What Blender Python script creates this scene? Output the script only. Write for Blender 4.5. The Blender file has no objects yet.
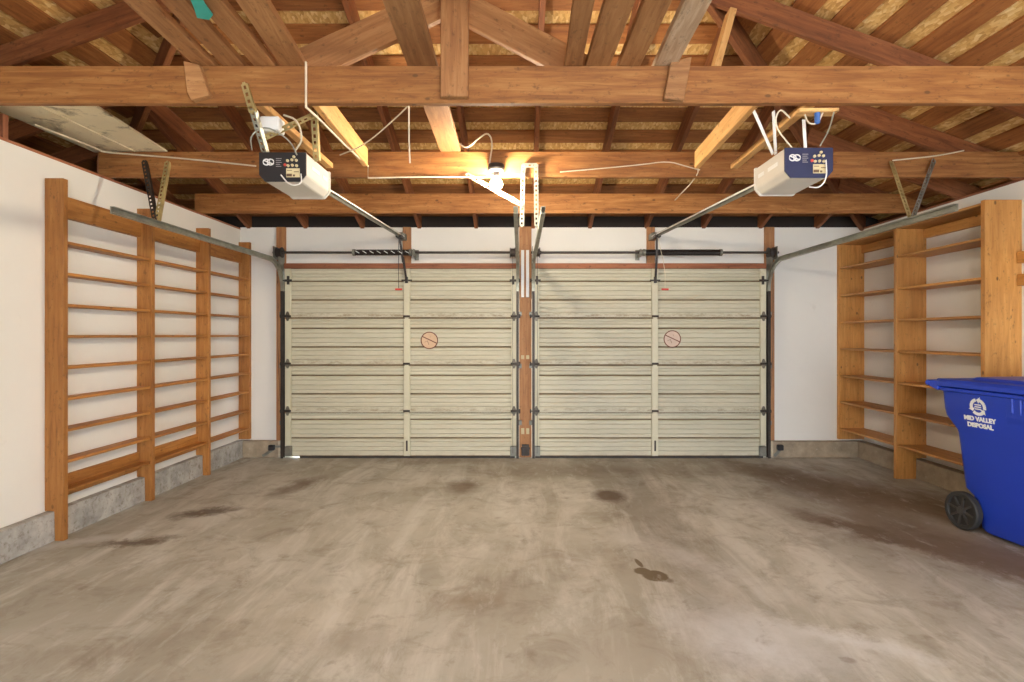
import bpy, bmesh, math, random
from mathutils import Vector, Matrix
random.seed(7)
S = bpy.context.scene
COL = S.collection
PI = math.pi
WM = {}   # world matrix of every object built

# ------------------------------------------------------------------ materials
def newmat(name):
    m = bpy.data.materials.new(name); m.use_nodes = True
    nt = m.node_tree
    return m, nt, nt.nodes['Principled BSDF']
def N(nt, typ, **kw):
    n = nt.nodes.new(typ)
    for k, v in kw.items(): setattr(n, k, v)
    return n
def coords(nt, scale=(1,1,1), rnd=True, kind='Object'):
    tc = N(nt, 'ShaderNodeTexCoord')
    mp = N(nt, 'ShaderNodeMapping'); mp.inputs['Scale'].default_value = scale
    src = tc.outputs[kind]
    if rnd:
        oi = N(nt, 'ShaderNodeObjectInfo')
        mul = N(nt, 'ShaderNodeVectorMath', operation='SCALE')
        mul.inputs[0].default_value = (37, 19, 53)
        nt.links.new(oi.outputs['Random'], mul.inputs['Scale'])
        add = N(nt, 'ShaderNodeVectorMath', operation='ADD')
        nt.links.new(src, add.inputs[0]); nt.links.new(mul.outputs[0], add.inputs[1])
        src = add.outputs[0]
    nt.links.new(src, mp.inputs['Vector'])
    return mp.outputs['Vector']
def noise(nt, vec, scale, detail=5, rough=.6, dist=0):
    n = N(nt, 'ShaderNodeTexNoise'); n.inputs['Scale'].default_value = scale
    n.inputs['Detail'].default_value = detail; n.inputs['Roughness'].default_value = rough
    n.inputs['Distortion'].default_value = dist
    nt.links.new(vec, n.inputs['Vector']); return n.outputs['Fac']
def ramp(nt, fac, stops):
    r = N(nt, 'ShaderNodeValToRGB'); e = r.color_ramp.elements
    while len(e) < len(stops): e.new(.5)
    for i, (p, c) in enumerate(stops):
        e[i].position = p; e[i].color = (*c, 1) if len(c) == 3 else c
    nt.links.new(fac, r.inputs['Fac']); return r.outputs['Color']
def mixc(nt, fac, a, b, mode='MIX'):
    m = N(nt, 'ShaderNodeMix', data_type='RGBA', blend_type=mode)
    if isinstance(fac, (int, float)): m.inputs[0].default_value = fac
    else: nt.links.new(fac, m.inputs[0])
    for i, v in ((6, a), (7, b)):
        if isinstance(v, tuple): m.inputs[i].default_value = (*v, 1)
        else: nt.links.new(v, m.inputs[i])
    return m.outputs[2]
def bump(nt, p, h, strength=.3, dist=.01):
    b = N(nt, 'ShaderNodeBump'); b.inputs['Strength'].default_value = strength; b.inputs['Distance'].default_value = dist
    nt.links.new(h, b.inputs['Height']); nt.links.new(b.outputs[0], p.inputs['Normal'])

def wood(name, dark, mid, light, knots=.75, rough=.7):
    m, nt, p = newmat(name)
    v = coords(nt, (1.3, 16, 16))
    g = noise(nt, v, 2.2, 8, .65, .6)
    c = ramp(nt, g, [(.25, dark), (.5, mid), (.75, light)])
    v2 = coords(nt, (.6, 2.2, 2.2))
    b = noise(nt, v2, 1.6, 3, .5)
    c = mixc(nt, ramp(nt, b, [(.35, (0,0,0)), (.7, (1,1,1))]), c, mixc(nt, 1.0, c, (.72,.66,.6), 'MULTIPLY'))
    oi = N(nt, 'ShaderNodeObjectInfo')
    hs = N(nt, 'ShaderNodeHueSaturation')
    mr = N(nt, 'ShaderNodeMapRange'); mr.inputs[3].default_value = .85; mr.inputs[4].default_value = 1.15
    nt.links.new(oi.outputs['Random'], mr.inputs[0]); nt.links.new(mr.outputs[0], hs.inputs['Value'])
    nt.links.new(c, hs.inputs['Color']); c = hs.outputs[0]
    sk = noise(nt, coords(nt, (5, 9, 9)), 4, 8, .75)
    c = mixc(nt, ramp(nt, sk, [(.56, (0,0,0)), (.68, (.8,.8,.8))]), c, tuple(x*.30 for x in mid))
    # knots
    v3 = coords(nt, (3.6, 6.5, 6.5))
    vo = N(nt, 'ShaderNodeTexVoronoi'); vo.inputs['Scale'].default_value = 1.5
    nt.links.new(v3, vo.inputs['Vector'])
    k = ramp(nt, vo.outputs['Distance'], [(.06, (1,1,1)), (.10, (0,0,0))])
    kf = N(nt, 'ShaderNodeMath', operation='MULTIPLY'); kf.inputs[1].default_value = knots
    nt.links.new(k, kf.inputs[0])
    c = mixc(nt, kf.outputs[0], c, tuple(x*.25 for x in mid))
    nt.links.new(c, p.inputs['Base Color']); p.inputs['Roughness'].default_value = rough
    bump(nt, p, g, .25, .004)
    return m
W_BEAM = wood('beam_wood', (.19,.060,.013), (.375,.152,.038), (.56,.275,.088))
W_RAFT = wood('rafter_wood', (.13,.038,.012), (.27,.092,.030), (.40,.155,.052), .4)
W_SKIP = wood('sheathing_board_wood', (.20,.066,.016), (.35,.13,.034), (.50,.22,.065), .5)
W_SHELF = wood('shelf_fir', (.28,.10,.020), (.47,.195,.043), (.60,.28,.075), .6, .55)
W_PINE = wood('shelf_pine', (.40,.17,.040), (.57,.27,.070), (.67,.36,.115), .95, .5)
W_PLANK = wood('plank_wood', (.23,.095,.033), (.38,.18,.066), (.51,.275,.115), .5)
W_GOLD = wood('yellow_pine', (.55,.27,.08), (.74,.42,.15), (.85,.53,.23), .5)
W_GREY = wood('weathered_plank_wood', (.32,.20,.12), (.52,.37,.24), (.70,.56,.42), .5)
W_RED = wood('redwood_trim', (.20,.062,.028), (.34,.12,.055), (.42,.16,.07), .4)

def osb():
    m, nt, p = newmat('osb_sheathing')
    v = coords(nt, (1,1,1), False)
    vo = N(nt, 'ShaderNodeTexVoronoi'); vo.inputs['Scale'].default_value = 62
    mp = N(nt, 'ShaderNodeMapping'); mp.inputs['Scale'].default_value = (1,.45,1); mp.inputs['Rotation'].default_value = (0,0,.6)
    nt.links.new(v, mp.inputs[0]); nt.links.new(mp.outputs[0], vo.inputs['Vector'])
    sep = N(nt, 'ShaderNodeSeparateColor'); nt.links.new(vo.outputs['Color'], sep.inputs[0])
    c = ramp(nt, sep.outputs[0], [(.0, (.50,.27,.08)), (.4, (.62,.36,.115)), (.75, (.70,.44,.16)), (1, (.80,.57,.27))])
    nt.links.new(c, p.inputs['Base Color']); p.inputs['Roughness'].default_value = .75
    bump(nt, p, vo.outputs['Distance'], .3, .01)
    return m
M_OSB = osb()

def painted(name, col, var=.06, rough=.8, bumps=.05, scale=1.5, rnd=False, dirt=None, dirtlim=(.6,.8)):
    m, nt, p = newmat(name)
    v = coords(nt, (1,1,1), rnd)
    n = noise(nt, v, scale, 6, .6)
    lo = tuple(c*(1-var) for c in col); hi = tuple(min(1, c*(1+var)) for c in col)
    c = ramp(nt, n, [(.3, lo), (.7, hi)])
    if dirt:
        d = noise(nt, coords(nt, (1,1,1), rnd), scale*3.1, 8, .7, .4)
        c = mixc(nt, ramp(nt, d, [(dirtlim[0], (0,0,0)), (dirtlim[1], (1,1,1))]), c, dirt)
    nt.links.new(c, p.inputs['Base Color']); p.inputs['Roughness'].default_value = rough
    if bumps: bump(nt, p, noise(nt, coords(nt, (1,1,1), rnd), 55, 4, .6), bumps, .004)
    return m
def plain(name, col, rough=.5, metal=0.0, var=.1, scale=9):
    m, nt, p = newmat(name)
    n = noise(nt, coords(nt, (1,1,1), True), scale, 4, .6)
    c = ramp(nt, n, [(.3, tuple(x*(1-var) for x in col)), (.7, tuple(min(1, x*(1+var)) for x in col))])
    nt.links.new(c, p.inputs['Base Color']); p.inputs['Roughness'].default_value = rough
    p.inputs['Metallic'].default_value = metal
    return m
M_WALL = painted('white_wall_paint', (.80,.765,.70), .03, .75, .12, 1.1, dirt=(.60,.55,.47), dirtlim=(.66,.9))
M_GALV = plain('galvanised_steel', (.36,.36,.30), .45, .6, .25)
M_GALVD = plain('dull_galvanised_steel', (.24,.235,.20), .5, .6, .25)
M_YELZ = plain('yellow_zinc_steel', (.46,.36,.16), .45, .5, .3)
M_HINGE = plain('rusty_grey_hinge', (.15,.13,.10), .5, .4, .4)
M_BLACK = plain('black_enamel', (.018,.016,.018), .45)
M_DARK = plain('dark_greasy_steel', (.055,.045,.04), .5, .5, .3)
M_NAVY = plain('navy_panel', (.018,.024,.075), .4)
M_CREAMP = plain('cream_enamel', (.66,.62,.55), .4, 0, .04)
M_WHITEP = plain('white_plastic', (.82,.80,.76), .45, 0, .03)
M_LAB = plain('label_cream', (.62,.52,.30), .5)
M_MARK = plain('printed_white', (.8,.8,.78), .5, 0, .02)
M_REDP = plain('red_plastic', (.62,.06,.04), .4)
M_TEAL = plain('teal_plastic', (.03,.42,.36), .4)
M_BLUECAP = plain('blue_cap', (.05,.14,.42), .4)
M_WIRE = plain('cream_wire', (.70,.60,.44), .5)
M_RUBBER = plain('black_rubber', (.022,.02,.018), .65)
M_HOLE = plain('black_hole', (.01,.008,.006), .8)

def doorpaint():
    m, nt, p = newmat('cream_steel_door_paint')
    v = coords(nt, (1,1,1), False)
    n = noise(nt, coords(nt, (1,1,6), False), 1.6, 5, .6)
    c = ramp(nt, n, [(.3, (.51,.475,.355)), (.7, (.60,.56,.43))])
    # grime collects where sections meet: streaky dirt just above each joint
    tc = N(nt, 'ShaderNodeTexCoord'); sp = N(nt, 'ShaderNodeSeparateXYZ'); nt.links.new(tc.outputs['Object'], sp.inputs[0])
    dv = N(nt, 'ShaderNodeMath', operation='DIVIDE'); dv.inputs[1].default_value = .5
    nt.links.new(sp.outputs['Z'], dv.inputs[0])
    fr = N(nt, 'ShaderNodeMath', operation='FRACT'); nt.links.new(dv.outputs[0], fr.inputs[0])
    band = ramp(nt, fr.outputs[0], [(.0, (.9,.9,.9)), (.10, (.12,.12,.12)), (.5, (.05,.05,.05)), (.97, (.1,.1,.1)), (1, (.5,.5,.5))])
    d = noise(nt, coords(nt, (1,1,2.2), False), 11, 9, .75)
    df = ramp(nt, d, [(.44, (0,0,0)), (.66, (1,1,1))])
    mul = mixc(nt, 1.0, band, df, 'MULTIPLY')
    sep = N(nt, 'ShaderNodeSeparateColor'); nt.links.new(mul, sep.inputs[0])
    c = mixc(nt, sep.outputs[0], c, (.21,.14,.07))
    nt.links.new(c, p.inputs['Base Color']); p.inputs['Roughness'].default_value = .5
    return m
M_DOOR = doorpaint()
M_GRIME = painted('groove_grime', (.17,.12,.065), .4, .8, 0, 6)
M_RIB = painted('rib_shade_paint', (.44,.41,.30), .15, .6, 0, 5)  # rib shade painted in as a slightly darker door tone
M_STILE = painted('cream_stile_paint', (.60,.56,.41), .08, .5, 0, 2, True, (.36,.26,.13), (.6,.85))

def concrete_floor():
    m, nt, p = newmat('stained_concrete_floor')
    tc = N(nt, 'ShaderNodeTexCoord'); P = tc.outputs['Object']
    def mp(scale, rot=0):
        q = N(nt, 'ShaderNodeMapping'); q.inputs['Scale'].default_value = scale; q.inputs['Rotation'].default_value = (0,0,rot)
        nt.links.new(P, q.inputs[0]); return q.outputs[0]
    n1 = noise(nt, mp((1,1,1)), .8, 7, .62, .5)
    c = ramp(nt, n1, [(.3, (.285,.258,.205)), (.5, (.39,.362,.302)), (.68, (.50,.475,.42))])
    n2 = noise(nt, mp((2.2,.5,1), -.5), 1.6, 9, .68, .6)
    c = mixc(nt, ramp(nt, n2, [(.47, (0,0,0)), (.64, (.85,.85,.85))]), c, (.58,.555,.50))
    n3 = noise(nt, mp((1,1,1)), 3.6, 9, .72, .7)
    c = mixc(nt, ramp(nt, n3, [(.50, (0,0,0)), (.68, (.55,.55,.55))]), c, (.22,.175,.125))
    # distorted position for the stains and painted light patches
    dn = N(nt, 'ShaderNodeTexNoise'); dn.inputs['Scale'].default_value = 3.2; dn.inputs['Detail'].default_value = 10
    dn.inputs['Roughness'].default_value = .8
    nt.links.new(P, dn.inputs['Vector'])
    sub = N(nt, 'ShaderNodeVectorMath', operation='SUBTRACT'); sub.inputs[1].default_value = (.5,.5,.5)
    nt.links.new(dn.outputs['Color'], sub.inputs[0])
    def floor_patch(c, x, y, rx, ry, rot, s, col=(.15,.10,.06), soft=.6, dis=.35):
        sc = N(nt, 'ShaderNodeVectorMath', operation='SCALE'); sc.inputs['Scale'].default_value = dis
        nt.links.new(sub.outputs[0], sc.inputs[0])
        ad = N(nt, 'ShaderNodeVectorMath', operation='ADD'); nt.links.new(P, ad.inputs[0]); nt.links.new(sc.outputs[0], ad.inputs[1])
        s1 = N(nt, 'ShaderNodeVectorMath', operation='SUBTRACT'); s1.inputs[1].default_value = (x, y, 0)
        nt.links.new(ad.outputs[0], s1.inputs[0])
        r = N(nt, 'ShaderNodeVectorRotate', rotation_type='Z_AXIS'); r.inputs['Angle'].default_value = -rot
        nt.links.new(s1.outputs[0], r.inputs['Vector'])
        d = N(nt, 'ShaderNodeVectorMath', operation='DIVIDE'); d.inputs[1].default_value = (rx, ry, 1e6)
        nt.links.new(r.outputs[0], d.inputs[0])
        L = N(nt, 'ShaderNodeVectorMath', operation='LENGTH'); nt.links.new(d.outputs[0], L.inputs[0])
        f = ramp(nt, L.outputs['Value'], [(1-soft, (s,s,s)), (1, (0,0,0))])
        return mixc(nt, f, c, col)
    for a in STAINS_AND_LIGHT: c = floor_patch(c, *a)
    n4 = noise(nt, mp((1,1,1)), 7, 10, .7, .3)
    c = mixc(nt, ramp(nt, n4, [(.57, (0,0,0)), (.68, (.4,.4,.4))]), c, (.19,.145,.10))
    n5 = noise(nt, mp((1.6,.6,1), -.6), 5, 10, .7, .3)
    c = mixc(nt, ramp(nt, n5, [(.56, (0,0,0)), (.68, (.38,.38,.38))]), c, (.62,.61,.58))
    nt.links.new(c, p.inputs['Base Color'])
    rr = ramp(nt, n3, [(.3, (.55,.55,.55)), (.7, (.8,.8,.8))])
    nt.links.new(rr, p.inputs['Roughness'])
    bump(nt, p, noise(nt, mp((1,1,1)), 30, 8, .7), .12, .004)
    return m
def px(x, y):   # floor point seen at a pixel of the photograph (used only to read off stain positions)
    Y = 550*1.3/(y-335); return ((x-520)*Y/550, Y)
STAINS_AND_LIGHT = []
def st(x, y, rx, ry, rot=0, s=.8, **k):
    X, Y = px(x, y); STAINS_AND_LIGHT.append((X, Y, rx, ry, rot, s, *k.values()))
BR = (.155,.10,.055)
st(890, 500, 1.7, .60, -.9, .95, col=BR, soft=.8, dis=.9)  # right side browns: floor stain with shade painted in
st(1000, 560, 1.1, .35, -1.2, .95, col=(.13,.08,.045), soft=.6, dis=.6)
st(880, 535, .8, .16, -1.0, .9, col=(.13,.08,.045), soft=.6, dis=.6)
st(790, 478, 1.2, .35, -1.0, .8, col=BR, soft=.8, dis=.8)
st(620, 470, 2.6, .35, 0, .45, col=BR, soft=.9, dis=.5)
st(610, 496, .17, .20, 0, .9, col=(.11,.065,.035), soft=.5, dis=.2)
st(463, 487, .20, .32, 0, .75, col=(.12,.075,.04), soft=.7, dis=.3)
st(296, 487, .16, .42, -.2, .75, col=(.12,.075,.04), soft=.7, dis=.3)
st(135, 542, .28, .09, .5, .85, col=(.10,.065,.04), soft=.6, dis=.5)
st(207, 512, .30, .13, .4, .85, col=(.10,.065,.04), soft=.6, dis=.5)
RB = (.13,.09,.045)
st(655, 576, .075, .075, -.45, 1, col=RB, soft=.15, dis=.07)
st(642, 571, .05, .05, 0, 1, col=RB, soft=.2, dis=.05)
st(639, 563, .018, .07, .15, 1, col=RB, soft=.3, dis=.02)
st(666, 580, .06, .04, -.3, .7, col=RB, soft=.5, dis=.1)
st(848, 661, .035, .028, 0, .95, col=(.17,.12,.07), soft=.4, dis=.08)
st(470, 600, .22, .10, .3, .5, col=(.26,.19,.12), soft=.9, dis=.4)
st(500, 590, .9, .06, 1.15, .35, col=(.24,.19,.14), soft=.9, dis=.3)
st(640, 640, .5, .3, .3, .45, col=(.33,.29,.24), soft=.9, dis=.5)
st(760, 640, .55, .35, -.6, .65, col=(.70,.70,.71), soft=.9, dis=.7)  # cool daylight on the near floor, put into the colour
st(690, 560, .8, .18, -.9, .45, col=(.68,.67,.64), soft=.9, dis=.6)
st(300, 620, .6, .5, 0, .3, col=(.62,.56,.46), soft=.9, dis=.6)
st(440, 460, 1.2, .25, 0, .45, col=BR, soft=.9, dis=.5)
st(930, 530, 1.25, .75, -.95, .62, col=(.20,.145,.095), soft=.7, dis=.5)
st(500, 600, .38, .30, .5, .45, col=(.22,.175,.13), soft=.8, dis=.5)
st(350, 640, .25, .18, 0, .4, col=(.23,.18,.13), soft=.8, dis=.5)
st(60, 545, .45, .10, .5, .6, col=(.55,.54,.53), soft=.8, dis=.4)
st(160, 640, .5, .12, .5, .35, col=(.24,.19,.14), soft=.8, dis=.5)
st(580, 560, .8, .5, 0, .3, col=(.24,.20,.15), soft=.9, dis=.8)
st(450, 520, .9, .9, 0, .25, col=(.55,.52,.45), soft=.9, dis=.8)
st(850, 640, .45, .10, -.5, .6, col=(.66,.66,.66), soft=.8, dis=.5)
M_FLOOR = concrete_floor()
M_CURB = painted('concrete_curb', (.38,.36,.33), .3, .9, .5, 9, False, (.17,.13,.09), (.52,.72))
M_CURBR = painted('dirty_concrete_curb', (.34,.27,.19), .3, .9, .5, 9, False, (.62,.58,.50), (.62,.72))
M_PLY = painted('stained_cream_plywood', (.88,.78,.55), .12, .7, .05, 1.6, False, (.20,.15,.08), (.52,.68))
M_BLUE = plain('blue_bin_plastic', (.012,.045,.42), .42, 0, .05, 3)
M_BLUEL = plain('blue_lid_plastic', (.016,.052,.46), .4, 0, .05, 3)
def emis(name, col, s):
    m, nt, p = newmat(name)
    p.inputs['Base Color'].default_value = (1,1,1,1)
    n = noise(nt, coords(nt), 3); c = ramp(nt, n, [(0, col), (1, col)])
    nt.links.new(c, p.inputs['Emission Color']); p.inputs['Emission Strength'].default_value = s
    return m
M_BULB = emis('glowing_bulb', (1,.87,.66), 850)
M_FILL_BULB = emis('fill_bulb_glow', (1,.93,.80), 1050)
M_SPRING = plain('black_spring_steel', (.03,.022,.02), .4, .5)
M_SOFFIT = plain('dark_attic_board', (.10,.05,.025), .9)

# ------------------------------------------------------------------ object helpers
def reg(o, M): WM[o.name] = M.copy(); o.matrix_world = M
def link(name, me, mat, parent=None, M=None):
    o = bpy.data.objects.new(name, me); COL.objects.link(o)
    if mat: me.materials.append(mat)
    M = M or Matrix.Identity(4)
    WM[o.name] = M.copy()
    if parent:
        o.parent = parent; o.matrix_local = WM[parent.name].inverted() @ M
    else: o.matrix_local = M
    return o
def empty(name, loc, rz=0):
    o = bpy.data.objects.new(name, None); COL.objects.link(o); o.empty_display_size = .1
    M = Matrix.Translation(loc) @ Matrix.Rotation(rz, 4, 'Z'); WM[o.name] = M.copy(); o.matrix_local = M
    return o
def tag(o, label=None, cat=None, group=None, kind=None):
    if label: o['label'] = label
    if cat: o['category'] = cat
    if group: o['group'] = group
    if kind: o['kind'] = kind
    return o
class MB:
    def __init__(s): s.bm = bmesh.new()
    def box(s, x0, x1, y0, y1, z0, z1):
        r = bmesh.ops.create_cube(s.bm, size=1)
        for v in r['verts']:
            v.co = Vector((x0+(v.co.x+.5)*(x1-x0), y0+(v.co.y+.5)*(y1-y0), z0+(v.co.z+.5)*(z1-z0)))
        return s
    def bar(s, p0, p1, w, t, up=(0,0,1)):
        M, L = barm(p0, p1, up)
        r = bmesh.ops.create_cube(s.bm, size=1)
        for v in r['verts']:
            v.co = M @ Vector(((v.co.x+.5)*L, v.co.y*w, v.co.z*t))
        return s
    def cyl(s, p0, p1, r0, r1=None, seg=16):
        M, L = barm(p0, p1)
        if r1 is None: r1 = r0
        a = [s.bm.verts.new(M @ Vector((0, r0*math.cos(2*PI*i/seg), r0*math.sin(2*PI*i/seg)))) for i in range(seg)]
        b = [s.bm.verts.new(M @ Vector((L, r1*math.cos(2*PI*i/seg), r1*math.sin(2*PI*i/seg)))) for i in range(seg)]
        for i in range(seg): s.bm.faces.new((a[i], a[(i+1)%seg], b[(i+1)%seg], b[i]))
        s.bm.faces.new(a[::-1]); s.bm.faces.new(b); return s
    def tube(s, pts, r, seg=8, smoothit=0):
        P = [Vector(p) for p in pts]
        for _ in range(smoothit):
            Q = [P[0]]
            for a, b in zip(P, P[1:]): Q += [a*.75+b*.25, a*.25+b*.75]
            P = Q + [P[-1]]
        return s.sweep(P, [(r*math.cos(2*PI*i/seg), r*math.sin(2*PI*i/seg)) for i in range(seg)])
    def sweep(s, P, prof, up=None, closed=True):
        P = [Vector(p) for p in P]; rings = []
        nrm = Vector(up) if up else None
        for i, p in enumerate(P):
            t = (P[min(i+1, len(P)-1)]-P[max(i-1, 0)]).normalized()
            if nrm is None:
                nrm = Vector((0,0,1)) if abs(t.z) < .9 else Vector((0,1,0))
            n = (nrm - t*nrm.dot(t)).normalized()
            if not up: nrm = n
            b = t.cross(n)
            rings.append([s.bm.verts.new(p + b*u + n*v) for u, v in prof])
        k = len(prof)
        for a, b in zip(rings, rings[1:]):
            for i in range(k if closed else k-1):
                s.bm.faces.new((a[i], a[(i+1)%k], b[(i+1)%k], b[i]))
        if closed: s.bm.faces.new(rings[0][::-1]); s.bm.faces.new(rings[-1])
        return s
    def prism(s, pts, d):    # pts polygon (3D), d extrusion vector
        d = Vector(d)
        a = [s.bm.verts.new(Vector(p)) for p in pts]; b = [s.bm.verts.new(Vector(p)+d) for p in pts]
        n = len(pts); s.bm.faces.new(a[::-1]); s.bm.faces.new(b)
        for i in range(n): s.bm.faces.new((a[i], a[(i+1)%n], b[(i+1)%n], b[i]))
        return s
    def sphere(s, c, r, sc=(1,1,1), u=16, v=10):
        q = bmesh.ops.create_uvsphere(s.bm, u_segments=u, v_segments=v, radius=r)
        for x in q['verts']: x.co = Vector(c)+Vector((x.co.x*sc[0], x.co.y*sc[1], x.co.z*sc[2]))
        return s
    def lathe(s, c, axis, prof, seg=28):
        A = Vector(axis).normalized(); u = A.orthogonal().normalized(); w = A.cross(u); c = Vector(c)
        rings = []
        for h, r in prof:
            rings.append([s.bm.verts.new(c + A*h + (u*math.cos(2*PI*i/seg)+w*math.sin(2*PI*i/seg))*max(r, 1e-4)) for i in range(seg)])
        for a, b in zip(rings, rings[1:]):
            for i in range(seg): s.bm.faces.new((a[i], a[(i+1)%seg], b[(i+1)%seg], b[i]))
        s.bm.faces.new(rings[0][::-1]); s.bm.faces.new(rings[-1]); return s
    def perf(s, p0, p1, w, up, step=.032, t=.003):   # slotted strip: two rails with cross pieces, real holes between
        p0 = Vector(p0); p1 = Vector(p1); M, L = barm(p0, p1, up)
        yv = M.to_3x3() @ Vector((0,1,0))
        for sgn in (-1, 1): s.bar(p0+yv*sgn*w*.36, p1+yv*sgn*w*.36, w*.28, t, up)
        n = max(2, int(L/step))
        for i in range(n+1):
            a = p0.lerp(p1, i/n); d = (p1-p0).normalized()*step*.26
            s.bar(a-d, a+d, w*.5, t, up)
        return s
    def build(s, name, mat, parent=None, origin=None, smooth=False, bev=0, M=None):
        if bev: bmesh.ops.bevel(s.bm, geom=s.bm.edges[:], offset=bev, segments=1, affect='EDGES', clamp_overlap=True)
        bmesh.ops.recalc_face_normals(s.bm, faces=s.bm.faces[:])
        if M is not None:      # geometry already in local space of M
            pass
        else:
            if origin is None:
                if parent: origin = WM[parent.name].to_translation()
                else:
                    lo = Vector((min(v.co.x for v in s.bm.verts), min(v.co.y for v in s.bm.verts), min(v.co.z for v in s.bm.verts)))
                    hi = Vector((max(v.co.x for v in s.bm.verts), max(v.co.y for v in s.bm.verts), max(v.co.z for v in s.bm.verts)))
                    origin = Vector(((lo.x+hi.x)/2, (lo.y+hi.y)/2, lo.z))
            M = Matrix.Translation(origin)
            bmesh.ops.translate(s.bm, verts=s.bm.verts[:], vec=-Vector(origin))
        if smooth:
            for f in s.bm.faces: f.smooth = True
            for e in s.bm.edges:
                if len(e.link_faces) == 2 and e.calc_face_angle(0) > .6: e.smooth = False
        me = bpy.data.meshes.new(name); s.bm.to_mesh(me); s.bm.free()
        return link(name, me, mat, parent, M)
def barm(p0, p1, up=(0,0,1)):
    p0 = Vector(p0); p1 = Vector(p1); d = p1-p0; L = d.length; x = d.normalized(); u = Vector(up)
    if abs(x.dot(u)) > .98: u = Vector((0,1,0))
    y = u.cross(x).normalized(); z = x.cross(y)
    M = Matrix((x, y, z)).transposed().to_4x4(); M.translation = p0
    return M, L
def board(name, p0, p1, w, t, mat, parent=None, up=(0,0,1), bev=.0025):
    """timber from p0 to p1 along its local X (grain direction); w across, t along up"""
    M, L = barm(p0, p1, up)
    b = MB(); b.box(0, L, -w/2, w/2, -t/2, t/2)
    return b.build(name, mat, parent, bev=bev, M=M)
def struct(o): o['kind'] = 'structure'; return o

# ------------------------------------------------------------------ the shell
XL, XR, YB, YN = -3.0, 3.67, 5.90, -2.2
ZT = 2.44; PIT = .36
f = MB(); f.box(-4.7, 4.6, YN-3, 9.5, -.12, 0); struct(f.build('floor', M_FLOOR, origin=(0,0,0)))
w = MB(); w.box(XL-.12, XL, YN, YB+.12, 0, ZT-.011); struct(w.build('wall_left', M_WALL))
w = MB(); w.box(XR, XR+.12, YN, YB+.12, 0, ZT-.011); struct(w.build('wall_right', M_WALL))
w = MB()
DX = [(-2.43, -.07), (.185, 2.55)]; DH = 1.96
for a, b, z0, z1 in ((XL, DX[0][0], 0, ZT+.014), (DX[0][0], DX[0][1], DH, ZT+.014), (DX[0][1], DX[1][0], 0, ZT+.014), (DX[1][0], DX[1][1], DH, ZT+.014), (DX[1][1], XR, 0, ZT+.014)):
    w.box(a, b, YB, YB+.12, z0, z1)
struct(w.build('wall_front', M_WALL))
w = MB()   # wall behind the camera with a wide open doorway
w.box(XL-.12, -.9, YN-.12, YN, 0, ZT); w.box(3.3, XR+.12, YN-.12, YN, 0, ZT); w.box(-.9, 3.3, YN-.12, YN, 2.15, ZT)
apex = (-.435, YN-.12, 2.59+PIT*4.105)
w.prism([(-4.54-.12, YN-.12, ZT), (XR+.12, YN-.12, ZT), (XR+.12, YN-.12, 2.57), apex, (-4.54-.12, YN-.12, 2.57)], (0, .12, 0))
struct(w.build('wall_back', M_WALL))
# top plates
def plate(name, p0, p1): return struct(board(name, p0, p1, .104, .018, W_RED))
plate('trim_1', (XL-.05, YN, ZT-.002), (XL-.05, YB, ZT-.002))
plate('trim_2', (XR+.05, YN, ZT-.002), (XR+.05, YB, ZT-.002))
# eaves: soffit and fascia added to stop outside light leaking in
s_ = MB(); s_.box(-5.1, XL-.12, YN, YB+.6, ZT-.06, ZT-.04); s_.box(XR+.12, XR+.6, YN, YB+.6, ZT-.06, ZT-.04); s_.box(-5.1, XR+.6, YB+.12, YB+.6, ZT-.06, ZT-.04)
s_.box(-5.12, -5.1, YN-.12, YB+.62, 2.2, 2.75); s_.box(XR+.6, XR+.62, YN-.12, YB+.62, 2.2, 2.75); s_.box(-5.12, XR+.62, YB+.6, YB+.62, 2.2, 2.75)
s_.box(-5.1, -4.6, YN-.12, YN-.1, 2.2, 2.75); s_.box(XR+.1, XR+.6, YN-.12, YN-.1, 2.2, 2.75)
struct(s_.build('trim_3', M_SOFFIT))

# roof deck: three slopes; d = distance in from the eave line
XE_L, XE_R, YE = -4.54, 3.67, 5.90
DMAX = (XE_R-XE_L)/2
def zd(d, off=0): return 2.59 + off + PIT*d
def front_pt(X, d, off=0): return Vector((X, YE-d, zd(d, off)))
def deck(pts, name='ceiling'):
    m = MB(); m.prism(pts, (0, 0, .014)); return struct(m.build(name, M_OSB, origin=(0, 0, 2.6)))
e = -.6; o_ = .021
deckF = deck([(XE_L+e, YE-e, zd(e, o_)), (XE_R-e, YE-e, zd(e, o_)), (XE_R-DMAX, YE-DMAX, zd(DMAX, o_))])
deckL = deck([(XE_L+e, YN-.1, zd(e, o_)), (XE_L+e, YE-e, zd(e, o_)), (XE_L+DMAX, YE-DMAX, zd(DMAX, o_)), (XE_L+DMAX, YN-.1, zd(DMAX, o_))])
deckR = deck([(XE_R-e, YE-e, zd(e, o_)), (XE_R-e, YN-.1, zd(e, o_)), (XE_R-DMAX, YN-.1, zd(DMAX, o_)), (XE_R-DMAX, YE-DMAX, zd(DMAX, o_))])
per = .2435; d = YE-5.477-3*per
nF = Vector((0, PIT, 1)).normalized(); nL = Vector((-PIT, 0, 1)).normalized(); nR = Vector((PIT, 0, 1)).normalized()
while d < DMAX-.05:
    z = zd(d, .0095)
    board('sheathing_board', (XE_L+d-.03, YE-d, z), (XE_R-d+.03, YE-d, z), .148, .018, W_SKIP, deckF, up=nF, bev=0)
    board('sheathing_board', (XE_L+d, YN, z), (XE_L+d, YE-d-.01, z), .148, .018, W_SKIP, deckL, up=nL, bev=0)
    dd = d+.05; z = zd(dd, .0095)
    board('sheathing_board', (XE_R-dd, YN, z), (XE_R-dd, YE-dd-.01, z), .148, .018, W_SKIP, deckR, up=nR, bev=0)
    d += per
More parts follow.
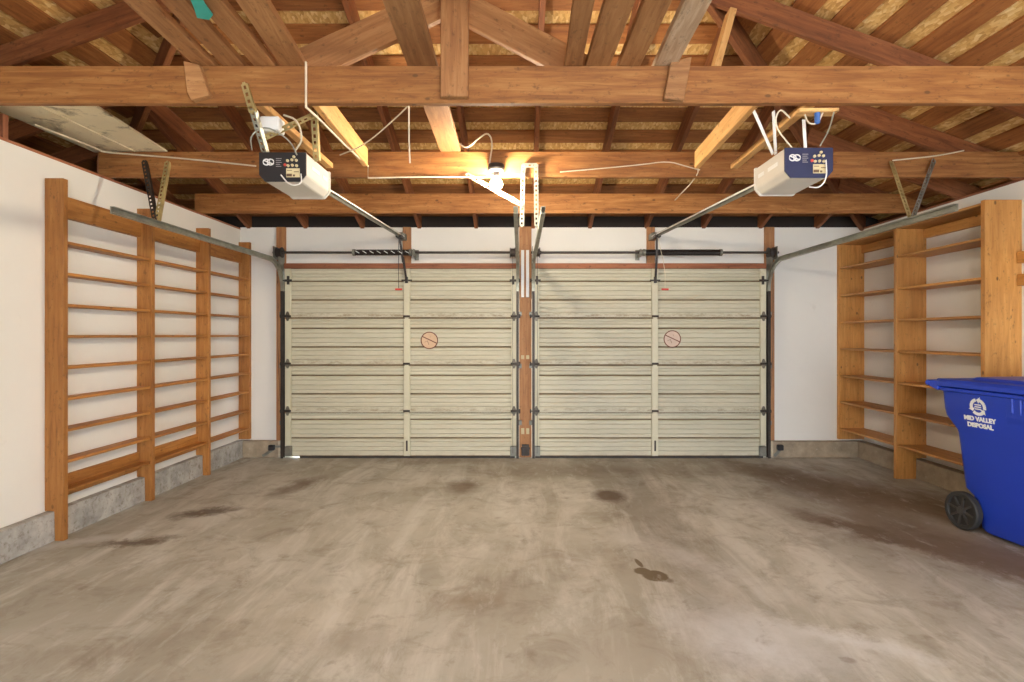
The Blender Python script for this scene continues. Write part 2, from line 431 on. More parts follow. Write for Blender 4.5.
# rafters
RW, RD = .038, .14
def ordinal(i): return ['first', 'second', 'third', 'fourth', 'fifth', 'sixth', 'seventh', 'eighth', 'ninth', 'tenth'][i]
def rafter(p0, p1, nrm, lab, group):
    off = Vector(nrm)*(-RD/2)
    r = board('rafter', Vector(p0)+off, Vector(p1)+off, RW, RD-.002, W_RAFT, up=nrm)
    return tag(r, lab, 'rafter', group)
xs = [.14+.61*k for k in range(-7, 6)]
lft = [x for x in xs if x < .1][::-1]; rgt = [x for x in xs if x > .1]
for side, L in (('left', lft), ('right', rgt)):
    for i, X in enumerate(L):
        dm = min(XE_R-X, X-XE_L, DMAX)-.05
        if dm < .1: continue
        where = 'over the double doors, ' + (ordinal(i)+' one '+side+' of the centre post' if i or side == 'left' else 'the one right above the centre post')
        rafter(front_pt(X, -.5), front_pt(X, dm), nF, 'dark reddish roof rafter ' + where, 'rafters sloping up from the garage doors')
ys = [5.83, 5.24, 4.61, 4.06, 3.39, 2.78]
for i, Y in enumerate(ys):
    dm = min(YE-Y, DMAX)-.05
    if dm < .2: continue
    if i == 5: continue
    rafter((XE_R+.5, Y, zd(-.5)), (XE_R-dm, Y, zd(dm)), nR, 'reddish rafter climbing from the right wall, %s one out from the door wall' % ordinal(i-1), 'rafters climbing from the right wall')
    rafter((XE_L-.5, Y, zd(-.5)), (XE_L+dm, Y, zd(dm)), nL, 'reddish rafter climbing over the left wall, %s one out from the door wall' % ordinal(i-1), 'rafters climbing over the left wall')
for sx, XE, nm in ((1, XE_L, 'left'), (-1, XE_R, 'right')):
    p0 = Vector((XE-.3*sx, YE+.3, zd(-.3)-.09)); p1 = Vector((XE+sx*(DMAX-.02), YE-DMAX+.02, zd(DMAX)-.09))
    r = board('hip_rafter', p0, p1, .04, .165, W_RAFT, up=(0,0,1))
    tag(r, 'dark diagonal hip rafter running up from the %s front corner of the roof' % nm, 'rafter')
r = board('ridge_board', (XE_L+DMAX, YN, zd(DMAX)-.1), (XE_L+DMAX, YE-DMAX, zd(DMAX)-.1), .04, .18, W_RAFT)
tag(r, 'dark ridge board along the peak of the garage roof', 'roof board')

# near-black board painting in the unlit eave void above the door wall
m = MB(); m.box(XE_L-.5, XE_R+.5, YB+.03, YB+.05, ZT-.04, 2.612); struct(m.build('trim_11', plain('eave_shade_black', (.03,.022,.018), .95), origin=(0, YB+.03, ZT)))
# three cross beams resting on the side walls
def beam(Y, lab, x0=-3.06, x1=3.75):
    b = board('ceiling_beam', (x0, Y+.019, ZT+.098), (x1, Y+.019, ZT+.098), .038, .184, W_BEAM)
    return tag(b, lab, 'beam')
beam(2.717, 'nearest and largest looking wooden cross beam, spanning the whole top of the room', -3.06, 3.75)
beam(3.99, 'middle wooden cross beam that carries the bare light bulb')
beam(5.17, 'farthest wooden cross beam, just in front of the garage door wall')

# king post, diagonal braces and cleats at the near beam
def PY(x, y, Y): return Vector(((x-520)*Y/550, Y, 1.3+(335-y)*Y/550))
b = board('king_post', PY(454.7, 98, 2.697), (PY(454.7, 98, 2.697).x, 2.697, 3.95), .135, .036, W_PLANK, up=(0,1,0))
tag(b, 'vertical brown board nailed across the front of the nearest beam', 'post')
b = board('truss_brace', PY(296, 70, 2.80), PY(452, -2, 2.80), .038, .165, W_PLANK, up=(0,0,1)); tag(b, 'wide diagonal brace rising from the near beam towards the vertical board, left one', 'brace')
b = board('truss_brace', PY(585, 72, 2.80), PY(456, 4, 2.80), .038, .15, W_PLANK, up=(0,0,1)); tag(b, 'wide diagonal brace rising leftwards to the vertical board, right one', 'brace')
def cleat(pts, lab):
    m = MB(); Y = 2.679
    m.prism([PY(x, y, Y) for x, y in pts], (0, .037, 0)); o = m.build('cleat', W_PLANK, bev=.003); return tag(o, lab, 'wood block')
cleat([(183,61), (199,64), (209,95), (191,100), (187,92)], 'short angled wood block nailed on the near beam at the left')
cleat([(671,62), (692,56), (684,101), (664,98)], 'short angled wood block nailed on the near beam right of the centre')
# golden short strut + dark strut above the near beam
b = board('truss_brace', PY(711, 84, 3.25), PY(731, 12, 3.25), .04, .09, W_GOLD, up=(0,1,0)); tag(b, 'short yellow pine strut above the near beam, right of the planks', 'brace')
b = board('truss_brace', PY(150, 100, 4.04), PY(210, 153, 4.04), .09, .038, W_RAFT, up=(0,1,0)); tag(b, 'dark diagonal strut standing on the middle beam at the far left', 'brace')

# loose planks lying flat on the near beam, reaching over the camera side
ZP = ZT+.19+.019
def plank(xa, slope, w, mat, lab, far=2.80, near=.9, t=.036, dz=0):
    # xa: where it crosses the beam; slope: how it drifts
    zz = 1.325+dz
    yy = 335-550*zz/2.0; x2 = xa + slope*(66-yy)
    A = Vector(((xa-520)*2.75/550, 2.75)); B = Vector(((x2-520)*2.0/550, 2.0))
    D = (A-B)/.75
    p = lambda Y: (A.x+D.x*(Y-2.75), Y, ZP+dz)
    return tag(board('plank', p(near), p(far), w, t, mat), lab, 'plank', 'planks laid across the near beam')
plank(208, -1.12, .10, W_PLANK, 'brown plank on top of the near beam, leftmost of the left bunch')
plank(236, -.97, .10, W_PLANK, 'brown plank on top of the near beam, second of the left bunch', far=2.9, dz=0)
plank(267, -.91, .105, W_PLANK, 'brown plank on top of the near beam, third of the left bunch')
plank(295, -.68, .12, W_PLANK, 'brown plank on top of the near beam, rightmost of the left bunch')
plank(423, -.345, .145, W_PLANK, 'pinkish plank from the near beam to the middle beam, left of the vertical board', far=4.03)
plank(573, .17, .085, W_PLANK, 'narrow brown plank on the near beam, first right of the centre')
plank(597, .36, .12, W_PLANK, 'brown plank on the near beam, second right of the centre')
plank(628, .47, .11, W_PLANK, 'brown plank on the near beam, third right of the centre')
plank(664, .53, .11, W_GREY, 'pale weathered plank on the near beam, rightmost of the right bunch')
m = MB(); m.prism([(lambda Y: (Vector(((x-520)*Y/550, Y, 2.608))))(1.308*550/(335-y)) for x, y in ((188,-6),(200,-6),(205,4),(213,15),(209,20),(197,18),(194,8))], (0,0,.004))
ts = m.build('plastic_scrap', M_TEAL); tag(ts, 'teal plastic scrap lying between the planks at top left', 'scrap')

# timbers between the near and middle beams that hold the openers
def tie(X0, X1, Z, w, t, mat, lab, name='support_board', y1=3.93, y0=2.757):
    return tag(board(name, (X0, y0, Z), (X1, y1, Z), w, t, mat), lab, 'board')
tie(-1.055, -1.085, 2.545, .036, .125, W_GOLD, 'yellow pine board on edge behind the left garage opener', y1=3.86)
tie(-1.35, -1.35, 2.50, .05, .036, W_GOLD, 'thin yellow pine stick beside the left garage opener', y1=3.90)
tie(1.215, 1.255, 2.54, .036, .12, W_GOLD, 'yellow pine board on edge left of the right garage opener', y1=3.90)
tie(1.50, 1.525, 2.50, .05, .036, W_GOLD, 'thin yellow pine stick over the right garage opener', y1=3.92)
b = board('mounting_board', (1.40, 2.79, 2.43), (1.60, 2.79, 2.43), .07, .018, W_GOLD, up=(0,0,1)); tag(b, 'short yellow board under the near beam above the right opener', 'board')

# painted panel lying over the left wall
m = MB(); m.prism([(-3.11,2.77,2.635), (-2.42,2.77,2.635), (-2.575,4.02,2.635), (-3.11,4.02,2.635)], (0,0,.012)); m.box(-2.80,-2.79,2.80,4.0,2.628,2.636)
pn = m.build('plywood_panel', M_PLY); tag(pn, 'stained cream plywood panel lying on the beams over the left wall', 'panel')
for i, (Y, h) in enumerate(((3.22,.15), (4.02,.18))):
    b = board('stub_post', (-3.045, Y, ZT+.008), (-3.045, Y, ZT+h), .07, .036, W_RED, up=(0,1,0))
    tag(b, ['short reddish stub standing on the left wall nearest the camera', 'short reddish stub on the left wall beside the middle beam'][i], 'post')

# ------------------------------------------------------------------ curbs and back wall timber
CH = .185
m = MB(); m.box(XL, XL+.062, YN, YB-.07, 0, CH); struct(m.build('baseboard_left', M_CURB, bev=.004, origin=(0,0,0)))
m = MB(); m.box(XR-.09, XR, YN, YB-.07, 0, CH-.01); struct(m.build('baseboard_right', M_CURBR, bev=.004, origin=(0,0,0)))
m = MB(); m.box(XL, -2.56, YB-.07, YB, 0, CH-.01); m.box(2.68, XR, YB-.07, YB, 0, CH-.015); struct(m.build('baseboard_front', M_CURB if 0 else M_CURBR, bev=.004, origin=(0,0,0)))
def stud(name, x0, x1, z0, z1, y0=5.865, mat=W_RED):
    xc = (x0+x1)/2
    return struct(board(name, (xc, (y0+YB)/2, z0), (xc, (y0+YB)/2, z1), x1-x0, YB-y0, mat, up=(0,1,0)))
W_STUD = wood('stud_fir', (.33,.14,.06), (.50,.24,.10), (.60,.32,.15), .5)
stud('trim_4', -2.60, -2.505, .175, ZT+.012, mat=W_STUD); stud('trim_5', 2.615, 2.715, .175, ZT+.012, mat=W_STUD)
stud('trim_6', -.008, .122, 0, ZT+.012, 5.84, W_STUD)
stud('trim_7', -1.25, -1.165, 2.06, ZT+.012, mat=W_STUD); stud('trim_8', 1.355, 1.44, 2.06, ZT+.012, mat=W_STUD)
struct(board('trim_9', (-2.5, 5.86, 2.032), (-.012, 5.86, 2.032), .078, .055, W_RED)); struct(board('trim_10', (.125, 5.86, 2.032), (2.61, 5.86, 2.032), .078, .055, W_RED))

# ------------------------------------------------------------------ garage doors
YD = 5.812   # room-side face of the door sheets
def text_mesh(txt, size, M, name, mat, parent, ext=.0008, sx=1, offset=0):
    cu = bpy.data.curves.new('t', 'FONT'); cu.body = txt; cu.size = size; cu.extrude = ext; cu.align_x = 'CENTER'; cu.align_y = 'CENTER'; cu.offset = offset
    ob = bpy.data.objects.new('t', cu); COL.objects.link(ob)
    dg = bpy.context.evaluated_depsgraph_get(); me = bpy.data.meshes.new_from_object(ob.evaluated_get(dg))
    bpy.data.objects.remove(ob); me.name = name; me.materials.clear()
    for v in me.vertices: v.co.x *= sx
    return link(name, me, mat, parent, M)
ZS = [.018, .484, .981, 1.479, 2.006]
def garage_door(name, x0, x1, sides, stick, xc):
    root = empty(name, ((x0+x1)/2, YD+.03, 0)); struct(root)
    for k in range(4):
        m = MB(); z0 = ZS[k]+.002; H = ZS[k+1]-ZS[k]-.004
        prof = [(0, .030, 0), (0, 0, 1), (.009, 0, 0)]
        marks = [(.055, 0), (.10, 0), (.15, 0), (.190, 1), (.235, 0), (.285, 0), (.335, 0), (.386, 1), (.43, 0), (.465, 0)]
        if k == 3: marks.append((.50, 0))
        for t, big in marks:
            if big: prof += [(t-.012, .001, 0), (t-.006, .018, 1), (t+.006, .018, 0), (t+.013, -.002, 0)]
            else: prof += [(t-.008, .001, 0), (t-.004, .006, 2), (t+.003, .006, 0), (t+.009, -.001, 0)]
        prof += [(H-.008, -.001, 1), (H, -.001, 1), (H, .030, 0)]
        va = [m.bm.verts.new((x0, YD+dy, z0+zz)) for zz, dy, q in prof]; vb = [m.bm.verts.new((x1, YD+dy, z0+zz)) for zz, dy, q in prof]
        for i in range(len(prof)-1):
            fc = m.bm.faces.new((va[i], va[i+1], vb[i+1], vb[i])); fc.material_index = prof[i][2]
        m.bm.faces.new((va[-1], va[0], vb[0], vb[-1])); m.bm.faces.new(va[::-1]); m.bm.faces.new(vb)
        m.box(x0, x1, YD+.022, YD+.036, z0+(0 if k == 0 else -.012), z0+H+.003)
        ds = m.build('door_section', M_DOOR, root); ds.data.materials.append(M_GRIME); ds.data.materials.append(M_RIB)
    for j, (a, b) in enumerate(((x0, x0+.06), (xc-.033, xc+.033), (x1-.06, x1))):
        for k in range(4):
            z0 = ZS[k]+.010; z9 = ZS[k+1]-.010
            m = MB(); m.box(a, b, YD-.028, YD-.002, z0+(.11 if (k == 0 and j != 1) else 0), z9)
            m.build('stile', M_STILE, root, bev=.003)
            if k:
                c = (a+b)/2; zc = z0+.008; y = YD-.030
                m = MB()
                m.prism([(c-.024, y, zc+.010), (c-.009, y, zc+.050), (c+.009, y, zc+.050), (c+.024, y, zc+.010)], (0,-.004,0))
                m.prism([(c-.024, y, zc-.010), (c+.024, y, zc-.010), (c+.009, y, zc-.050), (c-.009, y, zc-.050)], (0,-.004,0))
                s = {0:-1, 1:0, 2:1}[j]
                h = m.build('hinge', M_STILE if j == 1 else M_HINGE, root)
                m = MB(); m.cyl((c-.034, y-.006, zc), (c+.034, y-.006, zc), .011); m.build('hinge_pin', M_DARK, h)
                if s:
                    m = MB(); e_ = x0-.03 if s < 0 else x1+.03
                    m.cyl((c, y-.016, zc), (e_, y-.016, zc), .006); m.cyl((e_-.008, y-.016, zc), (e_+.008, y-.016, zc), .021)
                    m.build('roller', M_DARK, root)
    for s, xx in ((-1, x0), (1, x1)):
        a, b = (xx, xx+.07) if s < 0 else (xx-.07, xx)
        m = MB(); m.box(a, b, YD-.034, YD-.002, .025, .13); m.build('bottom_bracket', M_GALVD, root, bev=.003)
        a, b = (xx+.0, xx+.075) if s < 0 else (xx-.075, xx)
        m = MB(); m.box(a, b, YD-.036, YD-.029, 1.86, 1.885); m.box((a+b)/2-.012, (a+b)/2+.012, YD-.04, YD-.029, 1.83, 1.92)
        e_ = x0-.03 if s < 0 else x1+.03
        m.cyl(((a+b)/2, YD-.045, 1.872), (e_, YD-.045, 1.872), .006); m.cyl((e_-.008, YD-.045, 1.872), (e_+.008, YD-.045, 1.872), .021)
        m.build('top_bracket', M_DARK, root)
    # bracket for the opener arm, centre stile
    m = MB(); m.box(xc-.055, xc+.055, YD-.034, YD-.027, 1.865, 1.883); m.box(xc-.014, xc+.014, YD-.05, YD-.028, 1.845, 1.91); m.build('arm_bracket', M_DARK, root)
    m = MB(); m.box(xc-.008, xc+.010, YD-.032, YD-.027, .08, .19); m.build('lock_slot', M_DARK, root)
    m = MB(); m.box(sides, x1-.02, YD+.0, YD+.03, .001, .021); m.build('bottom_seal', M_RUBBER, root)
    # warning sticker
    cx, cz = stick
    m = MB(); m.lathe((cx, YD-.001, cz), (0,-1,0), [(0,.088), (.002,.088)], 40); s1 = m.build('warning_sticker', plain('sticker_paper', stick_col[name], .6, 0, .08), root)
    m = MB(); m.bm.free(); m.bm = bmesh.new()
    seg = 40; ri, ro = .082, .092
    vs = [[m.bm.verts.new((cx+r_*math.cos(2*PI*i/seg), YD-.0045, cz+r_*math.sin(2*PI*i/seg))) for i in range(seg)] for r_ in (ri, ro)]
    for i in range(seg): m.bm.faces.new((vs[0][i], vs[0][(i+1)%seg], vs[1][(i+1)%seg], vs[1][i]))
    m.bar((cx-.075, YD-.0045, cz+.052-.01), (cx+.078, YD-.0045, cz-.03), .001, .010)
    m.bar((cx-.02, YD-.0042, cz-.005), (cx-.005, YD-.0042, cz-.045), .001, .004); m.bar((cx+.01, YD-.0042, cz+.05), (cx+.012, YD-.0042, cz+.03), .001, .008)
    m.bar((cx-.05, YD-.0042, cz-.02), (cx-.02, YD-.0042, cz-.004), .001, .003)
    m.build('prohibition_ring', plain('sticker_maroon', (.16,.05,.03), .6), s1)
    return root
stick_col = {'door_1': (.62,.42,.27), 'door_2': (.62,.47,.38)}
garage_door('door_1', -2.473, -.034, -2.33, (-.957, 1.243), -1.191)
garage_door('door_2', .142, 2.590, .16, (1.608, 1.258), 1.42)

# ------------------------------------------------------------------ door tracks
def c_prof(w=.052, dpt=.026, t=.004, flip=1):
    return [(-w/2,0), (w/2,0), (w/2,-dpt), (w/2-t*2,-dpt), (w/2-t*2,-dpt+t), (w/2-t,-dpt+t), (w/2-t,-t), (-w/2+t,-t), (-w/2+t,-dpt+t), (-w/2+2*t,-dpt+t), (-w/2+2*t,-dpt), (-w/2,-dpt)]
ZH = 2.064; YV = 5.775; RC = .30
def track(x, s, yend, lab, vert=None):
    vert = vert or M_DARK
    """s = side of the door it serves: -1 left edge, +1 right edge; channel opens towards the door"""
    root = empty('door_track', (x, YV, 0)); tag(root, lab, 'door track')
    m = MB(); m.sweep([(x, YV, .01), (x, YV, ZH-RC-.005)], c_prof(), up=(s,0,0)); m.build('vertical_track', vert, root)
    pts = [(x, YV-RC+RC*math.cos(a), ZH-RC+RC*math.sin(a)) for a in [i*PI/2/12 for i in range(13)]] + [(x, yend, ZH)]
    m = MB(); m.sweep(pts, c_prof(.044, .028), up=(s,0,0))
    m.build('horizontal_track', M_GALV, root)
    for z in (.35, .95, 1.5):
        m = MB(); m.box(min(x, x+s*.03), max(x, x+s*.03), YV+.02, 5.885, z, z+.045); m.build('wall_bracket', M_GALVD, root)
    m = MB(); m.prism([(x+s*.002, YV+.02, ZH-RC-.08), (x+s*.002, 5.86, ZH-RC-.08), (x+s*.002, 5.86, ZH+.09), (x+s*.002, 5.70, ZH+.05), (x+s*.002, 5.72, ZH-.05)], (s*.003, 0, 0))
    m.build('flag_bracket', M_GALVD, root)
    return root
track(-2.505, -1, 3.36, 'galvanised track along the left edge of the left door, overhead run by the left wall')
track(-.012, 1, 3.36, 'track on the right edge of the left door, beside the centre post')
track(.128, -1, 3.36, 'track on the left edge of the right door, beside the centre post')
track(2.622, 1, 3.29, 'galvanised track along the right edge of the right door, overhead run by the right shelves')

# slotted angle hangers
def hang(name, legs, lab, mat=M_YELZ, base=None):
    root = empty(name, base or legs[0][1]); tag(root, lab, 'hanger')
    for p0, p1, mt in legs:
        m = MB(); up = (0,-1,0)
        m.perf(p0, p1, .030, up)
        d = Vector(p1)-Vector(p0); side = Vector(up).cross(d.normalized()).normalized()
        m.bar(Vector(p0)+side*.016+Vector((0,.013,0)), Vector(p1)+side*.016+Vector((0,.013,0)), .003, .026, up)
        m.build('strut', mt, root)
    return root
hang('track_hanger', [((-2.72, 3.972, 2.555), (-2.525, 3.80, 2.084), M_DARK), ((-2.55, 3.972, 2.55), (-2.515, 3.80, 2.084), M_YELZ)], 'slotted V shaped hanger holding up the left overhead track')
hang('track_hanger', [((2.68, 3.972, 2.55), (2.625, 3.70, 2.084), M_YELZ), ((2.99, 3.972, 2.565), (2.64, 3.70, 2.084), M_GALVD)], 'slotted V shaped hanger holding up the right overhead track')
hang('track_hanger', [((.024, 3.972, 2.53), (.012, 3.95, 2.085), M_GALV), ((.115, 3.972, 2.53), (.118, 3.95, 2.085), M_GALV), ((.02, 3.955, 2.52), (.12, 3.955, 2.52), M_GALV), ((-.385, 3.972, 2.46), (.01, 3.95, 2.235), M_GALV)], 'bright slotted hanger frame above the centre post beside the bulb', base=(.06, 3.95, 2.09))

# ------------------------------------------------------------------ torsion shafts
def torsion(xa, xb, s0, s1, cb, drumside, lab, stripes):
    z = 2.155; y = 5.70
    root = empty('torsion_bar', ((xa+xb)/2, y, z)); tag(root, lab, 'torsion bar')
    m = MB(); m.cyl((xa, y, z), (xb, y, z), .0127); m.build('shaft', M_DARK, root, smooth=True)
    m = MB(); n = int(abs(s1-s0)/.0095); pts = []
    core = MB(); core.cyl((s0, y, z), (s1, y, z), .024, seg=20); 
    for i in range(n*10+1):
        a = 2*PI*i/10; pts.append((s0+(s1-s0)*i/(n*10), y+.028*math.cos(a), z+.028*math.sin(a)))
    m.tube(pts, .0045, 5); sp = m.build('spring', M_SPRING, root, smooth=False)
    core.build('spring_liner', M_SPRING, root)
    if stripes:
        k = 8
        for i in range(k):
            c = s0+(s1-s0)*(i+.6)/k
            m = MB(); m.bar((c-.02, y-.0335, z+.012), (c+.02, y-.0335, z-.012), .002, .006)
            m.build('paint_stripe', M_MARK, sp)
    for c in (s0, s1):
        m = MB(); m.cyl((c-.012, y, z), (c+.012, y, z), .036, seg=20); m.build('winding_cone', M_GALVD, root)
    m = MB(); m.box(cb-.003, cb+.003, y-.02, 5.868, z-.045, z+.035); m.box(cb-.022, cb+.022, 5.853, 5.863, z-.06, z+.05); m.cyl((cb-.014, y, z), (cb+.014, y, z), .032, seg=20)
    m.build('centre_bracket', M_GALVD, root)
    for c in drumside:
        m = MB(); m.lathe((c-.03, y, z), (1,0,0), [(0,.052), (.006,.052), (.008,.043), (.05,.043), (.052,.055), (.058,.055), (.058,.02), (.07,.02)], 24); m.build('cable_drum', M_DARK, root)
        m = MB(); m.box(c+.05*(-1 if c < (xa+xb)/2 else 1)-.003, c+.05*(-1 if c < (xa+xb)/2 else 1)+.003, y-.04, 5.862, z-.07, z+.06); m.build('end_plate', M_GALVD, root)
        m = MB(); m.tube([(c, y-.045, z), (c, y-.047, 1.2), (c, YD-.05, .06)], .002, 5); m.build('lift_cable', M_DARK, root)
torsion(-2.56, -.01, -1.72, -1.135, -1.10, (-2.49, -.075), 'torsion bar with white striped black spring above the left door', True)
torsion(.115, 2.68, 2.08, 1.285, 1.25, (.18, 2.60), 'torsion bar with plain black spring above the right door', False)

# pieces on the centre post
def small(name, mats, boxes, lab, cat, bev=.002):
    m = MB()
    for b in boxes: m.box(*b)
    o = m.build(name, mats, bev=bev); return tag(o, lab, cat)
small('post_bracket', M_DARK, [(.01,.105,5.815,5.838,.09,.11), (.015,.04,5.80,5.838,.03,.10), (.072,.1,5.80,5.838,.03,.10), (.02,.095,5.825,5.838,.02,.14)], 'dark steel bracket at the foot of the centre post', 'bracket')
small('jamb_cap', M_MARK, [(.012,.044,5.825,5.838,1.70,2.20), (.064,.096,5.825,5.838,1.70,2.20)], 'pair of white painted strips at the top of the centre post', 'trim strip')
small('post_clip', M_LAB, [(.012,.045,5.826,5.839,1.045,1.085), (.065,.098,5.826,5.839,1.045,1.085)], 'pale clip half way up the centre post', 'clip')
small('post_clip', M_LAB, [(.012,.045,5.826,5.839,.25,.31), (.065,.098,5.826,5.839,.25,.31)], 'pale clip near the foot of the centre post', 'clip')
for c, lab in ((-2.62, 'small black door sensor on the floor left of the left door'), (2.745, 'small black door sensor low on the wall right of the right door')):
    root = empty('door_sensor', (c, 5.80, .06)); tag(root, lab, 'sensor')
    m = MB(); m.box(c-.03, c+.03, 5.78, 5.825, .085, .14); m.build('housing', M_BLACK, root, bev=.006)
    m = MB(); m.bar((c, 5.81, .085), (c-.10 if c < 0 else c-.06, 5.81, .02), .006, .03); m.box(c-.01, c+.09 if c < 0 else c+.02, 5.815, 5.828, .11, .13); m.build('bracket', M_GALVD, root)

# ------------------------------------------------------------------ garage door openers
def opener(cx, cy, hx, panelmat, side, lab, lamp):
    z0, z1 = 2.098, 2.25
    root = empty('garage_opener', (cx, cy+.18, z0)); tag(root, lab, 'garage door opener')
    hw = .122
    m = MB()   # housing: chamfered lower edges
    pr = [(-hw+.0, z1), (hw, z1), (hw, z0+.035), (hw-.03, z0), (-hw+.03, z0), (-hw, z0+.035)]
    m.prism([(cx+a, cy+.008, b) for a, b in pr], (0, .335, 0)); hs = m.build('housing', M_CREAMP, root, bev=.006)
    m = MB(); pr2 = [(a*1.04, (z0+z1)/2+(b-(z0+z1)/2)*1.05) for a, b in pr]
    m.prism([(cx+a, cy+.343, b) for a, b in pr2], (0, .02, 0)); m.build('rear_cover', M_CREAMP, root, bev=.004)
    m = MB(); m.prism([(cx+a*1.0, cy, b) for a, b in pr], (0, .008, 0)); pn = m.build('end_panel', panelmat, root)
    # marks: overlapping rings logo, small print, cream label, dials
    m = MB()
    def ring(x, z, rr, th, a0=0, a1=2*PI, n=18, sxx=1.15):
        P = [(cx+x+sxx*rr*math.cos(a0+(a1-a0)*i/n), z+rr*math.sin(a0+(a1-a0)*i/n)) for i in range(n+1)]
        for (x1, q1), (x2, q2) in zip(P, P[1:]): m.bar((x1, cy-.001, q1), (x2, cy-.001, q2), .002, th)
    zc = (z0+z1)/2+.025
    ring(-.083, zc, .015, .006); ring(-.062, zc, .015, .006); m.bar((cx-.095, cy-.001, zc+.008), (cx-.05, cy-.001, zc-.010), .002, .006)
    m.build('ring_emblem', M_MARK, pn)
    m = MB()
    for k in range(5):
        m.bar((cx-.034, cy-.001, zc+.018-k*.010), (cx-.034+[.030,.026,.03,.022,.028][k], cy-.001, zc+.018-k*.010), .001, .0028)
    m.build('small_print', plain('faded_print', (.35,.33,.33), .6), pn)
    m = MB(); m.box(cx+.02, cx+.09, cy-.002, cy, z0+.022, z0+.068); lb = m.build('label', M_LAB, pn)
    m = MB(); m.box(cx+.022, cx+.05, cy-.003, cy-.001, z0+.026, z0+.040); m.box(cx+.055, cx+.066, cy-.003, cy-.001, z0+.026, z0+.036); m.box(cx+.06, cx+.086, cy-.003, cy-.001, z0+.048, z0+.052); m.box(cx+.024, cx+.05, cy-.003, cy-.001, z0+.056, z0+.059)
    m.build('label_print', plain('label_ink', (.14,.08,.04), .6), lb)
    for a, b, mt in ((.03, .082, M_LAB), (.052, .084, M_LAB), (.074, .082, M_LAB), (.027, .108, M_LAB), (.05, .112, M_LAB), (.072, .110, M_LAB), (.06, .128, M_LAB), (.014, .086, M_REDP)):
        m = MB(); m.lathe((cx+a, cy, z0+b), (0,-1,0), [(0,.0075), (.006,.007), (.007,.003)], 12); m.build('dial', mt, pn)
    m = MB(); m.box(cx+side*.03-.045, cx+side*.03+.045, cy+.10, cy+.30, z1, z1+.028); m.build('top_mount', M_CREAMP, root, bev=.006)
    m = MB(); s_in = side
    m.box(cx+s_in*hw-.001 if s_in > 0 else cx-hw-.002, cx+hw+.002 if s_in > 0 else cx-hw+.001, cy+.08, cy+.19, z0+.085, z0+.105)
    m.box(cx+s_in*hw-.001 if s_in > 0 else cx-hw-.002, cx+hw+.002 if s_in > 0 else cx-hw+.001, cy+.24, cy+.31, z0+.085, z0+.105)
    m.build('name_bar', M_MARK, hs)
    # rail (T section) with chain, trolley and arm
    A = Vector((cx, cy+.355, 2.215)); B = Vector((hx, 5.76, 2.335)); 
    m = MB(); m.bar(A, B, .034, .006); m.bar(A-Vector((0,0,.014)), B-Vector((0,0,.014)), .008, .026)
    m.build('rail', M_GALVD, root)
    m = MB(); m.bar(A+Vector((0,0,.009)), B+Vector((0,0,.009)), .014, .008); m.build('chain', M_DARK, root)
    m = MB(); m.bar(A+Vector((side*.022,0,-.004)), B+Vector((side*.022,0,-.004)), .007, .010); m.build('chain_rod', M_WHITEP, root)
    m = MB(); m.cyl(B+Vector((-.02,-.03,0)), B+Vector((.02,-.03,0)), .035); m.box(B.x-.03, B.x+.03, B.y-.01, 5.864, B.z-.03, B.z+.03); m.build('header_bracket', M_GALVD, root)
    T = A.lerp(B, .955)
    m = MB(); m.box(T.x-.03, T.x+.03, T.y-.06, T.y+.06, T.z-.035, T.z-.005); m.build('trolley', M_DARK, root, bev=.004)
    K = Vector((lamp[0], YD-.05, 1.88)); E1 = T+Vector((0,0,-.03)); mid = E1.lerp(K, .6)+Vector((0,-.03,0))
    m = MB(); m.bar(E1, mid, .022, .008, up=(0,-1,0)); m.bar(mid+Vector((0,0,.06)), K, .022, .008, up=(0,-1,0)); m.build('door_arm', M_DARK, root)
    Hn = Vector((lamp[1], 5.6, 1.765))
    m = MB(); m.tube([T+Vector((0,-.04,-.03)), Hn+Vector((0,-.01,.2)), Hn+Vector((0,0,.012))], .003, 6, 1); m.build('release_cord', M_RUBBER if side > 0 else M_WIRE, root)
    m = MB(); m.cyl(Hn-Vector((.035,0,0)), Hn+Vector((.035,0,0)), .010); m.build('release_handle', M_REDP, root)
    return root
HL = opener(-1.235, 2.86, -1.235, M_BLACK, 1, 'black faced cream opener unit hanging at the left, rail to the left door', (-1.191, -1.235))
HR = opener(1.466, 2.79, 1.40, M_NAVY, -1, 'navy faced cream opener unit hanging at the right, rail to the right door', (1.42, 1.476))
# opener hangers (lift off with the beam, not the unit)
hang('opener_hanger', [(PY(244,84,2.699), PY(252,112,2.70), M_YELZ), (PY(252,110,2.70), PY(264,152,2.90), M_GALV), (PY(313,105,2.94), PY(316,160,2.97), M_YELZ), (PY(262,139,2.88), PY(314,115,2.93), M_YELZ)], 'slotted yellow zinc straps holding the left opener to the near beam', base=(-1.2, 2.93, 2.26))
root = empty('opener_hanger', (1.35, 3.0, 2.28)); tag(root, 'three pale straps holding up the right opener', 'hanger')
for a, b in (((1.19, 2.80, 2.44), (1.37, 2.98, 2.28)), ((1.29, 2.80, 2.44), (1.385, 2.98, 2.28)), ((1.475, 2.86, 2.42), (1.485, 2.86, 2.25))):
    m = MB(); m.bar(a, b, .016, .004, up=(0,-1,0)); m.build('strap', M_WHITEP, root)
root = empty('junction_box', (-1.30, 2.90, 2.37)); tag(root, 'white outlet box above the left opener', 'outlet box')
m = MB(); m.box(-1.355, -1.255, 2.86, 2.94, 2.365, 2.44); m.build('box', M_WHITEP, root, bev=.006)
m = MB(); m.box(-1.385, -1.355, 2.87, 2.93, 2.375, 2.43); m.build('plug', M_BLACK, root, bev=.004)
